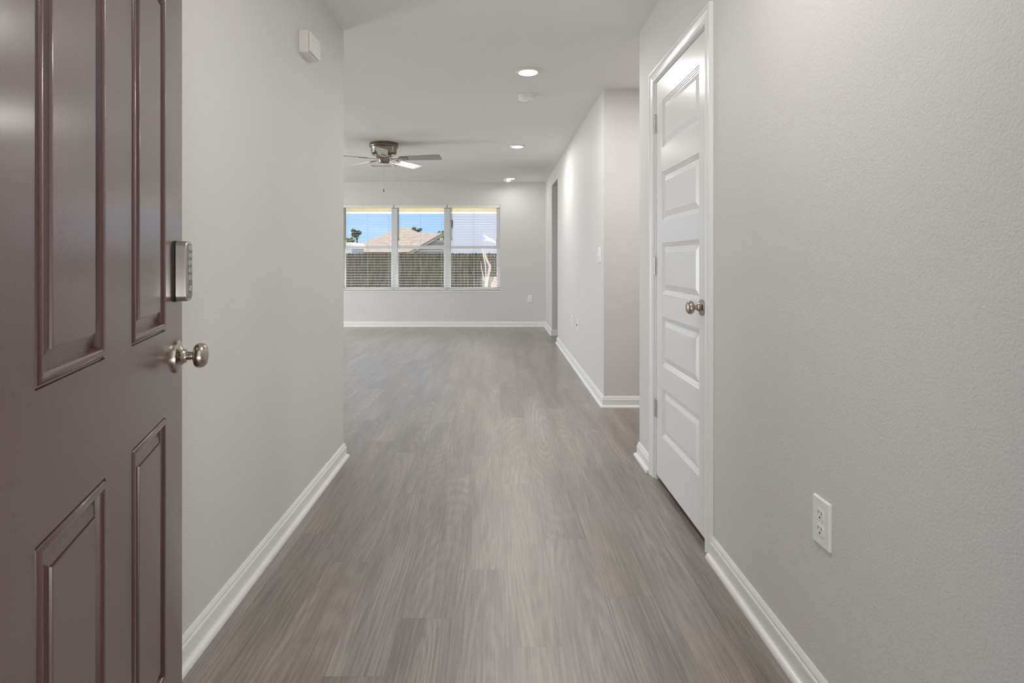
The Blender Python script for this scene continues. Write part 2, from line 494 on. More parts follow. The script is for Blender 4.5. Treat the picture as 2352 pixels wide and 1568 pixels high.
build_floor()
struct('ceiling', [(LX - 0.15, RX + 0.15, 0.30, YB + 0.15, HC, HC + 0.18)], M['ceiling'], 'pale grey textured ceiling over the hallway and living room', 'ceiling')
struct('wall_left', [(XL - 0.12, XL, YF, YLE, 0, HC), (LX, XL - 0.12, YLE - 0.12, YLE, 0, HC)], M['wall'], 'greige hallway wall behind the open brown door', 'wall')
DY0, DY1, DZ = 2.232, 2.985, 2.058     # rough opening of the closet door
struct('wall_right', [(XR, XR + 0.12, YF, DY0, 0, HC), (XR, XR + 0.12, DY1, YRE, 0, HC), (XR, XR + 0.12, DY0, DY1, DZ, HC),
                      (XR + 0.12, RX, YRE - 0.12, YRE, 0, HC)], M['wall'], 'greige hallway wall around the white panelled door', 'wall')
struct('wall_far_right', [(XR, RX, YHF, YHF + 0.12, 0, HC), (XR, XR + 0.12, YHF + 0.12, YD0, 0, HC), (XR, XR + 0.12, YD0, YD1, HD, HC),
                          (XR, XR + 0.12, YD1, YB, 0, HC), (XR + 0.12, RX, YD1, YD1 + 0.12, 0, HC)],
       M['wall'], 'long greige living room wall with a plain doorway near the back', 'wall')
WX0, WX1, WZ0, WZ1 = -2.642, 0.049, 0.592, 2.056
struct('wall_back', [(LX, WX0, YB, YB + 0.14, 0, HC), (WX1, RX, YB, YB + 0.14, 0, HC), (WX0, WX1, YB, YB + 0.14, 0, WZ0), (WX0, WX1, YB, YB + 0.14, WZ1, HC)],
       M['wall'], 'greige back wall around the triple window', 'wall')
struct('wall_front', [(LX, -0.525, YF - 0.14, YF, 0, HC), (0.45, RX, YF - 0.14, YF, 0, HC), (-0.525, 0.45, YF - 0.14, YF, 2.08, HC)],
       M['wall'], 'front wall around the entrance doorway', 'wall')
# unseen living room left wall, its wide opening made up to admit fill light
SY0, SY1 = 5.3, 7.9
struct('wall_living', [(LX - 0.14, LX, YLE, SY0, 0, HC), (LX - 0.14, LX, SY1, YB + 0.14, 0, HC), (LX - 0.14, LX, SY0, SY1, 2.12, HC), (LX - 0.14, LX, YF - 0.14, YLE, 0, HC)],
       M['wall'], 'side wall of the living room round the corner', 'wall')
struct('wall_outer', [(RX, RX + 0.14, YF - 0.14, YB + 0.14, 0, HC)], M['wall'], 'end wall of the cross hall', 'wall')

# baseboards with shoe moulding
BASE = [(0, 0), (0.0135, 0), (0.0135, 0.060), (0.0125, 0.064), (0.0095, 0.068), (0.0095, 0.074), (0.006, 0.082), (0.003, 0.087), (0, 0.087)]
SHOE = [(0.0135, 0), (0.0285, 0), (0.0285, 0.006), (0.0265, 0.012), (0.0225, 0.0165), (0.018, 0.0185), (0.0135, 0.019)]


def baseboard(name, paths, side, label):
    bm = B(); bs = B()
    for p in paths: sweep(bm, p, BASE, side); sweep(bs, p, SHOE, side)
    o = obj(name, bm, M['trim']); tag(o, label, 'baseboard', kind='structure')
    obj('shoe_molding', bs, M['trim'], o)


baseboard('baseboard_left', [[(XL, YF), (XL, YLE), (LX, YLE)]], -1, 'white baseboard along the left hallway wall')
baseboard('baseboard_right', [[(XR, YF), (XR, 2.183)], [(XR, 3.05), (XR, YRE), (RX, YRE)]], 1, 'white baseboard beside the white panelled door')
baseboard('baseboard_far_right', [[(RX, YHF), (XR, YHF), (XR, YD0), (XR + 0.12, YD0)]], 1, 'white baseboard along the far right wall and cross hall')
baseboard('baseboard_back', [[(RX, YD1), (XR, YD1), (XR, YB), (LX, YB)]], 1, 'white baseboard under the back window')


# ------------------------------------------------------------------ white closet door
d2 = thing('door_2', (XR + 0.005, 2.245, 0.026), 'white five panel closet door in the right hallway wall', 'door', rz=PI / 2, kind='structure')
pz = [(1.928, 1.689), (1.569, 1.325), (1.216, 0.963), (0.850, 0.604), (0.4947, 0.249)]
PW = [(0.098, 0.624, b - 0.026, t - 0.026) for t, b in pz]
PROF2 = [(0, 0), (0.003, -0.0035), (0.007, -0.0035), (0.010, -0.007), (0.014, -0.007), (0.017, -0.0105), (0.021, -0.0105), (0.046, -0.003), (0.048, -0.0025)]
obj('leaf', panel_slab(0.722, 2.019, 0.035, PW, PROF2, 1), M['door_white'], d2)


def knob(parent, x, z, sgn, rose_r, ball_r, length):
    """round door knob whose axis runs along local y; returns the knob"""
    mt = Matrix.Translation((x, 0, z)) @ Matrix.Rotation(-sgn * PI / 2, 4, 'X')
    bm = B()
    L_ = length
    lathe(bm, [(0, 0.004), (0.0098, L_ * 0.25), (0.0098, L_ * 0.53), (0.0125, L_ * 0.545), (ball_r * 0.62, L_ * 0.558), (ball_r * 0.80, L_ * 0.585), (ball_r * 0.92, L_ * 0.63),
               (ball_r * 0.985, L_ * 0.69), (ball_r, L_ * 0.75), (ball_r * 0.98, L_ * 0.82), (ball_r * 0.92, L_ * 0.88), (ball_r * 0.82, L_ * 0.93), (ball_r * 0.66, L_ * 0.97), (ball_r * 0.4, L_ * 0.992), (0, L_)], 48, mt)
    k = obj('knob', bm, M['nickel'], parent, True)
    bm = B()
    lathe(bm, [(0, 0), (rose_r, 0), (rose_r, 0.003), (rose_r * 0.97, 0.0065), (rose_r * 0.90, 0.008), (rose_r * 0.78, 0.009), (rose_r * 0.60, 0.0115),
               (rose_r * 0.48, 0.0155), (rose_r * 0.42, 0.0195), (rose_r * 0.40, 0.0225), (0.0098, 0.0232), (0, 0.0232)], 48, mt)
    obj('rosette', bm, M['nickel'], k, True)
    return k


tag(knob(d2, 0.062, 0.941 - 0.026, 1, 0.033, 0.0275, 0.064), 'satin nickel round knob')
for zc in (1.832, 1.10, 0.366):
    bm = B()
    zl = zc - 0.026
    for k in range(5):
        tz = zl - 0.045 + k * 0.018
        lathe(bm, [(0, tz), (0.0048, tz), (0.0048, tz + 0.0172), (0, tz + 0.0172)], 16, Matrix.Translation((0.728, 0.008, 0)))
    lathe(bm, [(0, zl + 0.045), (0.0045, zl + 0.046), (0.003, zl + 0.051), (0, zl + 0.052)], 12, Matrix.Translation((0.728, 0.008, 0)))
    box(bm, 0.706, 0.7265, -0.001, 0.003, zl - 0.045, zl + 0.045)
    box(bm, 0.7295, 0.738, -0.001, 0.003, zl - 0.045, zl + 0.045)
    obj('hinge', bm, M['steel'], d2, True)

CAS = [(0, 0), (0, 0.009), (0.003, 0.011), (0.009, 0.0105), (0.014, 0.0085), (0.022, 0.0095), (0.034, 0.012), (0.041, 0.0145), (0.044, 0.0125), (0.048, 0.0165), (0.058, 0.0165), (0.062, 0.014), (0.062, 0)]


def casing(bm, y0, y1, zt, x, sgn, prof):
    cols = []
    for k in range(4):
        c = []
        for a, b in prof:
            y = (y0 - a) if k < 2 else (y1 + a); z = 0.0 if k in (0, 3) else zt + a
            c.append(bm.verts.new((x + sgn * b, y, z)))
        cols.append(c)
    n = len(prof)
    for a, b in zip(cols, cols[1:]):
        for j in range(n): bm.faces.new((a[j], a[(j + 1) % n], b[(j + 1) % n], b[j]))
    bm.faces.new(cols[0]); bm.faces.new(cols[-1][::-1])


bm = B(); casing(bm, 2.239, 2.986, 2.051, XR, -1, CAS)
cs = tag(obj('trim_1', bm, M['trim']), 'white moulded casing around the closet door', 'trim', kind='structure')
jb = B()
box(jb, XR, XR + 0.12, DY0, DY0 + 0.011, 0, DZ); box(jb, XR, XR + 0.12, DY1 - 0.015, DY1, 0, DZ); box(jb, XR, XR + 0.12, DY0 + 0.011, DY1 - 0.015, DZ - 0.011, DZ)
box(jb, XR + 0.042, XR + 0.075, DY0 + 0.011, DY0 + 0.022, 0, DZ - 0.011); box(jb, XR + 0.042, XR + 0.075, DY1 - 0.026, DY1 - 0.015, 0, DZ - 0.011)
obj('jamb', jb, M['trim'], cs)

# ------------------------------------------------------------------ brown front door
TH = math.atan(0.3083); DC, DS = math.cos(TH), math.sin(TH)
DW = 0.914
hx, hy = -0.7687 + DS * DW, 1.4016 - DC * DW
d1 = thing('door_1', (hx, hy, 0.012), 'dark brown six panel front door standing open on the left', 'door', rz=math.atan2(DC, -DS), kind='structure')
cols = [(0.157, 0.392), (0.522, 0.757)]
rws = [(0.22, 0.792), (0.9775, 1.712), (1.80, 1.93)]
PB = [(a, b, c - 0.012, d - 0.012) for a, b in cols for c, d in rws]
PROF1 = [(0, 0), (0.0008, -0.004), (0.0025, -0.0045), (0.0040, -0.001), (0.006, 0.0015), (0.009, 0.0032), (0.012, 0.0036), (0.015, 0.0026), (0.0175, 0.0), (0.0195, -0.004), (0.021, -0.008), (0.0225, -0.0095), (0.0435, -0.0025), (0.0445, 0.0005), (0.0465, 0.001)]
lf = obj('leaf', panel_slab(DW, 2.03, 0.045, PB, PROF1, -1), M['brown_door'], d1)
# only the narrow bead of each moulding is rounded; every wide face stays flat
bmr = bmesh.new(); bmr.from_mesh(lf.data)
for f in bmr.faces: f.smooth = min(e_.calc_length() for e_ in f.edges) < 0.6 and f.calc_area() / max(e_.calc_length() for e_ in f.edges) < 0.0052
for e_ in bmr.edges: e_.smooth = all(f.smooth for f in e_.link_faces) and e_.calc_face_angle(0) < 0.9
bmr.to_mesh(lf.data); bmr.free()
tag(knob(d1, DW - 0.061, 0.907 - 0.012, -1, 0.0385, 0.0295, 0.068), 'satin nickel round knob')
# keypad deadbolt
KX, KZ = DW - 0.061, 1.106 - 0.012
bm = B()
prism(bm, rrect(0.062, 0.140, 0.016, 6, KX, KZ), -0.0285, -0.003, 'XZ')
kp = obj('keypad_lock', bm, M['keypad'], d1, True, bevel=0.003, seg=3)
kp['label'] = 'satin nickel keypad lock'
bm = B(); prism(bm, rrect(0.064, 0.142, 0.017, 6, KX, KZ), -0.003, 0.0, 'XZ'); obj('gasket', bm, M['slot'], kp)
bm = B(); prism(bm, rrect(0.050, 0.128, 0.012, 6, KX, KZ), -0.0295, -0.028, 'XZ'); obj('face_plate', bm, M['keypad_face'], kp)
for r_ in range(4):
    for c_ in range(2):
        bm = B(); prism(bm, rrect(0.015, 0.0135, 0.0062, 5, KX + (c_ - 0.5) * 0.021, KZ + 0.036 - r_ * 0.0172), -0.0312, -0.029, 'XZ')
        obj('button', bm, M['button'], kp, bevel=0.0006)
bm = B(); prism(bm, rrect(0.036, 0.0125, 0.006, 5, KX, KZ + 0.0545), -0.0308, -0.029, 'XZ'); obj('button', bm, M['button'], kp, bevel=0.0006)
bm = B(); lathe(bm, [(0, 0), (0.0085, 0), (0.0085, 0.002), (0.007, 0.003), (0, 0.003)], 28, Matrix.Translation((KX, -0.029, KZ - 0.042)) @ Matrix.Rotation(PI / 2, 4, 'X'))
obj('button', bm, M['keypad'], kp, True)
# entrance jambs and threshold, beside and behind the camera
jf = B()
box(jf, -0.525, -0.507, YF - 0.14, YF - 0.002, 0, 2.08); box(jf, 0.432, 0.45, YF - 0.14, YF - 0.002, 0, 2.08); box(jf, -0.507, 0.432, YF - 0.14, YF - 0.002, 2.062, 2.08)
tag(obj('trim_2', jf, M['trim']), 'white jamb of the entrance doorway', 'trim', kind='structure')


# ------------------------------------------------------------------ windows and blinds
UW = (WX1 - WX0) / 3
wlab = ['left window of the three in the back wall', 'middle window of the three in the back wall', 'right window of the three in the back wall']
for i in range(3):
    a = WX0 + i * UW; b = a + UW
    w = thing('window_%d' % (i + 1), ((a + b) / 2, YB + 0.09, WZ0), 'white vinyl ' + wlab[i], 'window', kind='structure')
    h = WZ1 - WZ0; hw = UW / 2; fz = 0.048; mr = 1.339 - WZ0
    f = B()
    for bx in ((-hw, -hw + fz, -0.03, 0.05, 0, h), (hw - fz, hw, -0.03, 0.05, 0, h), (-hw + fz, hw - fz, -0.03, 0.05, 0, 0.052), (-hw + fz, hw - fz, -0.03, 0.05, h - 0.03, h)): box(f, *bx)
    obj('frame', f, M['vinyl'], w, bevel=0.002)
    for nm, z0, z1, y in (('upper_sash', mr - 0.02, h - 0.03, 0.022), ('lower_sash', 0.052, mr + 0.026, -0.006)):
        s = B(); t = 0.012; x0, x1 = -hw + fz, hw - fz
        zb = 0.045 if nm == 'upper_sash' else 0.020
        zt = 0.012 if nm == 'upper_sash' else 0.050
        for bx in ((x0, x0 + t, y - 0.013, y + 0.013, z0, z1), (x1 - t, x1, y - 0.013, y + 0.013, z0, z1), (x0 + t, x1 - t, y - 0.013, y + 0.013, z0, z0 + zb), (x0 + t, x1 - t, y - 0.013, y + 0.013, z1 - zt, z1)): box(s, *bx)
        so = obj(nm, s, M['vinyl'], w, bevel=0.0015)
        g = B(); box(g, x0 + t * 0.6, x1 - t * 0.6, y - 0.002, y + 0.002, z0 + zb * 0.6, z1 - zt * 0.6); obj('pane', g, M['glass'], so)
struct('trim_3', [(WX0 - 0.004, WX1 + 0.004, YB - 0.012, YB + 0.075, WZ0 - 0.001, WZ0 + 0.017)], M['trim'], 'white sill board under the triple window', 'sill')

NS, SP = 31, 0.0443
blab = ['white slat blind over the left window, its dark wand against the sky', 'white slat blind over the middle window with the roof peak behind', 'white slat blind over the right window before the lavender wall']
tilt = [0.0, 0.004, -0.008]
proto = None
for i in range(3):
    a = WX0 + i * UW; cx_ = a + UW / 2; hw = UW / 2 - 0.006
    if proto is None:
        proto = thing('window_blind', (cx_, YB + 0.032, WZ1), blab[i], 'blind', 'slat blinds in the triple window')
        hb = B(); box(hb, -hw, hw, -0.028, 0.026, -0.046, -0.001); obj('headrail', hb, M['blind'], proto, bevel=0.002)
        sb = B()
        for k in range(NS):
            z = -0.062 - k * SP
            pr = [(-0.025, 0), (-0.012, 0.0009), (0.012, 0.0009), (0.025, 0), (0.025, -0.0018), (0.012, -0.0009), (-0.012, -0.0009), (-0.025, -0.0018)]
            pr = [(p + 0 * q, z + q + p * 0.048) for p, q in pr]
            prism(sb, pr, -hw, hw, 'YZ')
        obj('slat_panel', sb, M['blind'], proto)
        rb = B(); box(rb, -hw, hw, -0.025, 0.025, -1.434, -1.414); obj('bottom_rail', rb, M['blind'], proto, bevel=0.003)
        for x in (-0.355, 0.0, 0.355):
            cb = B()
            for y in (-0.027, 0.027): tube(cb, [(x, y, -0.04), (x, y, -1.415)], 0.0011, 6)
            obj('ladder_cord', cb, M['cord'], proto)
        wb = B(); tube(wb, [(-0.368, -0.034, -0.05), (-0.368, -0.036, -0.56)], 0.0045, 8); lathe(wb, [(0, 0), (0.006, 0.002), (0.007, 0.02), (0.005, 0.05), (0, 0.05)], 10, Matrix.Translation((-0.368, -0.036, -0.60)))
        obj('wand', wb, M['wand'], proto, True)
    else:
        c = copy_tree(proto); c.location.x = cx_; c['label'] = blab[i]
        for ch in c.children:
            if ch.name.startswith('bottom_rail'): ch.rotation_euler.y = tilt[i]


# ------------------------------------------------------------------ ceiling fixtures
def downlight(x, y, label, power):
    t = thing('recessed_light', (x, y, HC), label, 'ceiling light', 'recessed ceiling lights')
    bm = B(); lathe(bm, [(0.066, -0.0125), (0.072, -0.0115), (0.082, -0.007), (0.0885, -0.003), (0.0885, -0.0005), (0.066, -0.0005)], 48)
    obj('trim_ring', bm, M['lamp_trim'], t, True)
    bm = B(); lathe(bm, [(0, -0.018), (0.03, -0.0175), (0.055, -0.0155), (0.0655, -0.0125), (0.0655, -0.002), (0, -0.002)], 48)
    obj('lens', bm, M['lens'], t, True)
    d = bpy.data.lights.new('lamp', 'AREA'); d.shape = 'DISK'; d.size = 0.12; d.energy = power; d.color = (1.0, 0.975, 0.94)
    l = bpy.data.objects.new('lamp', d); COL.objects.link(l); l.parent = t; l.location = (0, 0, -0.025)


DL = 10
downlight(0.2145, 3.987, 'lit round recessed light with a smoke detector just behind it, largest in view', DL)
downlight(0.23, 6.61, 'lit round recessed light level with the ceiling fan', DL)
downlight(0.217, 9.23, 'lit round recessed light closest to the back window wall', 3)
downlight(0.215, 1.37, 'lit round recessed light over the entrance', 8)
downlight(1.75, 3.80, 'lit round recessed light in the cross hall round the corner', 10)
downlight(-3.9, 4.9, 'unseen recessed light added as fill over the near side of the living room', DL)  # added out of view for its light
downlight(-3.9, 8.2, 'unseen recessed light added as fill over the far side of the living room', DL)  # second living room fixture added only for fill


def smoke(x, y, label):
    t = thing('smoke_detector', (x, y, HC), label, 'smoke detector', 'smoke detectors on the ceiling')
    bm = B(); lathe(bm, [(0, 0), (0.062, 0), (0.062, -0.012), (0.0605, -0.014), (0.0, -0.014)], 40); obj('base', bm, M['plastic'], t, True)
    bm = B(); lathe(bm, [(0, -0.014), (0.054, -0.014), (0.054, -0.020), (0.0605, -0.021), (0.060, -0.030), (0.052, -0.037), (0.034, -0.040), (0, -0.040)], 40); obj('cover', bm, M['plastic'], t, True)
    bm = B(); lathe(bm, [(0, -0.040), (0.022, -0.040), (0.021, -0.047), (0.012, -0.050), (0, -0.050)], 28); obj('sensor_cap', bm, M['plastic'], t, True)


smoke(0.23, 4.58, 'white round smoke detector halfway along the hallway ceiling, before the fan')
smoke(0.165, 9.36, 'white round smoke detector close to the back wall')

v = thing('ceiling_vent', (-1.60, 7.97, HC), 'white rectangular air vent on the ceiling behind the fan', 'air vent')
bm = B()
for bx in ((-0.17, 0.17, -0.12, -0.095, -0.012, 0), (-0.17, 0.17, 0.095, 0.12, -0.012, 0), (-0.17, -0.145, -0.095, 0.095, -0.012, 0), (0.145, 0.17, -0.095, 0.095, -0.012, 0)): box(bm, *bx)
obj('frame', bm, M['plastic'], v, bevel=0.002)
bm = B()
for k in range(9):
    y = -0.084 + k * 0.021; prism(bm, [(y - 0.008, -0.009), (y + 0.008, -0.001), (y + 0.008, -0.0022), (y - 0.008, -0.0102)], -0.145, 0.145, 'YZ')
obj('louver', bm, M['plastic_dim'], v)

# ceiling fan
FX, FY = -1.2776, 6.48
fan = thing('ceiling_fan', (FX, FY, HC), 'pewter flush mount ceiling fan with five blades and pull chain', 'ceiling fan')
bm = B(); lathe(bm, [(0, 0), (0.160, 0), (0.162, -0.012), (0.162, -0.020), (0.157, -0.023), (0.157, -0.031), (0.161, -0.034), (0.159, -0.042), (0.147, -0.046),
                     (0.1435, -0.052), (0.1435, -0.098), (0.140, -0.112), (0.130, -0.126), (0.115, -0.135), (0.09, -0.138), (0, -0.138)], 56)
obj('motor_housing', bm, M['fan_metal'], fan, True)
bm = B(); lathe(bm, [(0, -0.138), (0.085, -0.138), (0.085, -0.162), (0.078, -0.166), (0.066, -0.168), (0.064, -0.19), (0.058, -0.212), (0.050, -0.224), (0.045, -0.227), (0, -0.227)], 44)
obj('switch_housing', bm, M['fan_metal'], fan, True)
bm = B(); lathe(bm, [(0, -0.227), (0.034, -0.227), (0.031, -0.233), (0.012, -0.236), (0, -0.236)], 32)
obj('bottom_cap', bm, M['plastic_dim'], fan, True)
BZ = -0.172
for k in range(5):
    ang = math.radians(-9.5 + 72 * k)
    outl = [(0.20, -0.056), (0.645, -0.070), (0.658, -0.066), (0.664, -0.055), (0.664, 0.050), (0.655, 0.064), (0.640, 0.070), (0.20, 0.056), (0.185, 0.03), (0.185, -0.03)]
    bm = B(); prism(bm, outl, -0.003, 0.003, 'XY')
    bl = obj('blade', bm, M['blade'], fan, bevel=0.0015)
    bl.location = (0, 0, BZ)
    bl.rotation_euler = (Matrix.Rotation(ang, 3, 'Z') @ Matrix.Rotation(math.radians(-13), 3, 'X')).to_euler()
    bm = B()
    prism(bm, [(0.08, -0.016), (0.15, -0.011), (0.185, -0.030), (0.215, -0.042), (0.262, -0.040), (0.285, -0.018), (0.285, 0.018), (0.262, 0.040), (0.215, 0.042), (0.185, 0.030), (0.15, 0.011), (0.08, 0.016)], -0.008, -0.0032, 'XY')
    for x, y in ((0.225, 0.026), (0.225, -0.026), (0.268, 0.0)): lathe(bm, [(0, -0.0115), (0.005, -0.0105), (0.006, -0.008), (0, -0.008)], 10, Matrix.Translation((x, y, 0)))
    obj('blade_bracket', bm, M['fan_metal'], bl, bevel=0.001)
bm = B(); tube(bm, [(0.0, -0.005, -0.236), (0.0, -0.005, -0.505)], 0.0016, 8)
pc = obj('pull_chain', bm, M['nickel'], fan, True)
bm = B(); lathe(bm, [(0, -0.548), (0.006, -0.547), (0.009, -0.538), (0.008, -0.522), (0.004, -0.512), (0.002, -0.503), (0, -0.503)], 16, Matrix.Translation((0, -0.005, 0)))
obj('pull_fob', bm, M['fan_metal'], pc, True)

# door chime high on the left wall
ch = thing('door_chime', (XL, 2.612, 2.05), 'white plastic door chime box high on the left hallway wall', 'door chime')
bm = B(); box(bm, 0.0, 0.042, -0.072, 0.071, 0.001, 0.099); obj('body', bm, M['plastic_dim'], ch, bevel=0.002)
bm = B(); box(bm, 0.0425, 0.053, -0.070, 0.069, 0.006, 0.094); obj('cover', bm, M['plastic_dim'], ch, bevel=0.004)


# ------------------------------------------------------------------ outlets and switches (local x along wall, y out of wall)
def plate_bm(w, h): 
    bm = B()
    a = rrect(w, h, 0.004, 3); b = rrect(w - 0.006, h - 0.006, 0.003, 3)
    va = [bm.verts.new((p[0], 0, p[1])) for p in a]; vb = [bm.verts.new((p[0], 0.003, p[1])) for p in a]; vc = [bm.verts.new((p[0], 0.0062, p[1])) for p in b]
    n = len(a)
    for p, q in ((va, vb), (vb, vc)):
        for i in range(n): bm.faces.new((p[i], p[(i + 1) % n], q[(i + 1) % n], q[i]))
    bm.faces.new(vc); bm.faces.new(va[::-1])
    return bm


def outlet(loc, rz, label):
    t = thing('wall_outlet', loc, label, 'outlet', 'duplex wall outlets', rz)
    obj('cover_plate', plate_bm(0.076, 0.12), M['plastic'], t)
    for s in (1, -1):
        bm = B(); pts = [(x, z + s * 0.0195) for x, z in [(0.0165, -0.008), (0.0165, 0.008), (0.010, 0.0145), (-0.010, 0.0145), (-0.0165, 0.008), (-0.0165, -0.008), (-0.010, -0.0145), (0.010, -0.0145)]]
        prism(bm, pts, 0.006, 0.0078, 'XZ'); so = obj('socket', bm, M['plastic'], t, bevel=0.0005)
        bm = B(); box(bm, -0.0075, -0.0055, 0.0077, 0.008, s * 0.0195 + 0.000, s * 0.0195 + 0.009); box(bm, 0.0055, 0.0075, 0.0077, 0.008, s * 0.0195 + 0.001, s * 0.0195 + 0.008)
        lathe(bm, [(0, 0.0077), (0.0027, 0.0077), (0.0027, 0.008), (0, 0.008)], 12, Matrix.Translation((0, 0, s * 0.0195 - 0.007)) @ Matrix.Rotation(-PI / 2, 4, 'X'))
        obj('slot', bm, M['slot'], so)
    bm = B(); lathe(bm, [(0, 0.006), (0.003, 0.006), (0.0025, 0.0072), (0, 0.0075)], 12, Matrix.Rotation(-PI / 2, 4, 'X')); obj('screw', bm, M['plastic'], t, True)
    return t


def switch(loc, rz, n, label):
    t = thing('light_switch', loc, label, 'light switch', 'wall light switches', rz)
    w = 0.07 + 0.046 * (n - 1)
    obj('cover_plate', plate_bm(w, 0.12), M['plastic'], t)
    for i in range(n):
        x = (i - (n - 1) / 2) * 0.046
        bm = B(); box(bm, x - 0.005, x + 0.005, 0.006, 0.0068, -0.012, 0.012)
        prism(bm, [(0.006, 0.003), (0.019, -0.010), (0.017, -0.014), (0.006, -0.008)], x - 0.0045, x + 0.0045, 'YZ')
        obj('toggle', bm, M['plastic'], t)


RZ_R = PI / 2        # wall facing -X : local y -> -X
RZ_B = PI            # wall facing -Y : local y -> -Y
outlet((XR, 1.4445, 0.473), RZ_R, 'white outlet low on the right hallway wall nearest the front')
outlet((XR, 6.26, 0.468), RZ_R, 'thin white outlet low on the far right wall beyond the cable plate')
outlet((0.5515, YB, 0.473), RZ_B, 'white outlet on the back wall right of the window')
switch((XR, 4.575, 1.17), RZ_R, 2, 'white switch on the far right wall by the hall corner')
switch((XR, 8.87, 1.165), RZ_R, 1, 'white switch between the plain doorway and the back wall')
cp = thing('cable_plate', (XR, 5.82, 0.471), 'white cable wall plate with dark jack on the far right wall', 'wall plate', None, RZ_R)
obj('cover_plate', plate_bm(0.076, 0.12), M['plastic'], cp)
bm = B(); lathe(bm, [(0, 0.006), (0.0055, 0.006), (0.0055, 0.014), (0.004, 0.0155), (0, 0.0155)], 14, Matrix.Rotation(-PI / 2, 4, 'X')); obj('jack', bm, M['slot'], cp, True)


# ------------------------------------------------------------------ outdoors beyond the back window
def wx(px, Y): return (px - CX) * Y / FPX
def wz(py, Y): return CAMZ + (CY - py) * Y / FPX


GZ = -0.42
g = B(); box(g, -45, 45, -30, 90, GZ - 0.3, GZ); tag(obj('ground', g, M['lawn']), 'dark grass yard beyond the back window', 'ground', kind='structure')
struct('ground_patio', [(LX - 3, RX + 3, YB + 0.14, 14.5, -0.20, -0.02), (-3, 3, -4, YF - 0.14, -0.20, -0.02)], M['concrete'], 'pale concrete patio slab outside', 'patio')
struct('roof_sky_block', [(-2.2, 2.4, -2.6, 0.30, 2.45, 2.55)], M['ext_trim'], 'unseen flat roof added over the entrance to block the sky', 'porch roof')  # added unseen to keep bright sky off the brown door
struct('wall_sky_block', [(-6, 6, -3.2, -3.0, GZ, 2.45)], M['brick'], 'unseen dark wall added across from the entrance to darken reflections', 'wall')  # added behind the camera so the brown door reflects something dark
# covered porch: ceiling and beam
pr = B(); box(pr, LX - 0.5, RX + 0.5, YB + 0.15, 13.15, 2.52, 2.62)
pch = tag(obj('porch_roof', pr, M['porch_beige']), 'beige porch roof edge across the top of the window view', 'porch roof', kind='structure')
bm = B(); box(bm, LX - 0.5, RX + 0.5, 12.9, 13.05, 2.215, 2.519); obj('beam', bm, M['porch_beige'], pch)
bm = B(); box(bm, LX - 0.5, RX + 0.5, 12.89, 13.07, 2.165, 2.2145); obj('beam_trim', bm, M['ext_trim'], pch)
lt = thing('porch_light', (wx(960, 12.0), 12.0, 2.519), 'small dark porch light under the beige porch roof', 'lamp')
bm = B(); lathe(bm, [(0, 0), (0.07, 0), (0.07, -0.02), (0.03, -0.025), (0.02, -0.19), (0, -0.19)], 24); obj('stem', bm, M['wand'], lt, True)
bm = B(); lathe(bm, [(0, -0.19), (0.13, -0.19), (0.145, -0.205), (0.10, -0.238), (0.04, -0.248), (0, -0.25)], 28); obj('shade', bm, M['wand'], lt, True)

# fence of dog-eared pickets
FYY = 24.2
fx0, fx1 = wx(700, FYY), wx(1300, FYY)
fen = thing('fence', ((fx0 + fx1) / 2, FYY, GZ), 'weathered brown dog eared picket fence across the yard', 'fence')
ox = (fx0 + fx1) / 2
bm = B(); x = fx0 - ox; top = wz(581, FYY) - GZ
while x < fx1 - ox:
    w = 0.14; h = top + random.uniform(-0.015, 0.015); dy = random.uniform(-0.004, 0.004)
    prism(bm, [(x + 0.003, 0.03), (x + w - 0.003, 0.03), (x + w - 0.003, h - 0.035), (x + w - 0.035, h), (x + 0.035, h), (x + 0.003, h - 0.035)], -0.016 + dy, 0.0 + dy, 'XZ'); x += w
obj('picket_panel', bm, M['fence'], fen)
for z in (0.3, 0.95, 1.55):
    bm = B(); box(bm, fx0 - ox, fx1 - ox, 0.006, 0.044, z, z + 0.09); obj('rail', bm, M['fence'], fen)

# lavender sided house close behind the fence, at right
HY = 27.5
lav = thing('neighbor_house', (wx(1031, HY) + 6, HY, GZ), 'lavender sided two storey house behind the right end of the fence', 'house')
bm = B(); box(bm, -6, 8, 0, 8, 0, 6.2); obj('wall', bm, M['siding_lavender'], lav)
zb = wz(523, HY) - GZ; zt = wz(505, HY) - GZ
bm = B(); box(bm, -5.95, wx(1040, HY) - lav.location.x, -0.04, -0.001, zb, zt); obj('window', bm, M['dark_glass'], lav)
bm = B(); prism(bm, [(-0.5, 6.2), (8.5, 6.2), (4.0, 8.8)], -6.4, 8.4, 'YZ'); obj('roof', bm, M['shingle'], lav)

# tan-roofed house farther back
RY = 44.0
hs = thing('neighbor_house', (wx(927, RY), RY, GZ), 'low grey house with tan hip roof and white round gable vent', 'house')
X0 = hs.location.x
def rx_(px, Y): return wx(px, Y) - X0
def rz_(py, Y): return wz(py, Y) - GZ
ez = rz_(579, RY)
bm = B(); box(bm, rx_(800, RY), rx_(1090, RY), 0.6, 9, 0, ez); obj('wall', bm, M['siding_grey'], hs)
# main hip
bm = B()
P = [(rx_(782, RY), 0, ez), (rx_(1075, RY), 0, ez), (rx_(1075, RY), 10, ez), (rx_(782, RY), 10, ez)]
A = (rx_(921, RY + 5), 5, rz_(522.5, RY + 5)); A2 = (rx_(934, RY + 5), 5, rz_(522.5, RY + 5))
vs = [bm.verts.new(p) for p in P + [A, A2]]
for f in ((0, 1, 5, 4), (1, 2, 5), (2, 3, 4, 5), (3, 0, 4), (3, 2, 1, 0)): bm.faces.new([vs[i] for i in f])
obj('roof', bm, M['shingle'], hs)
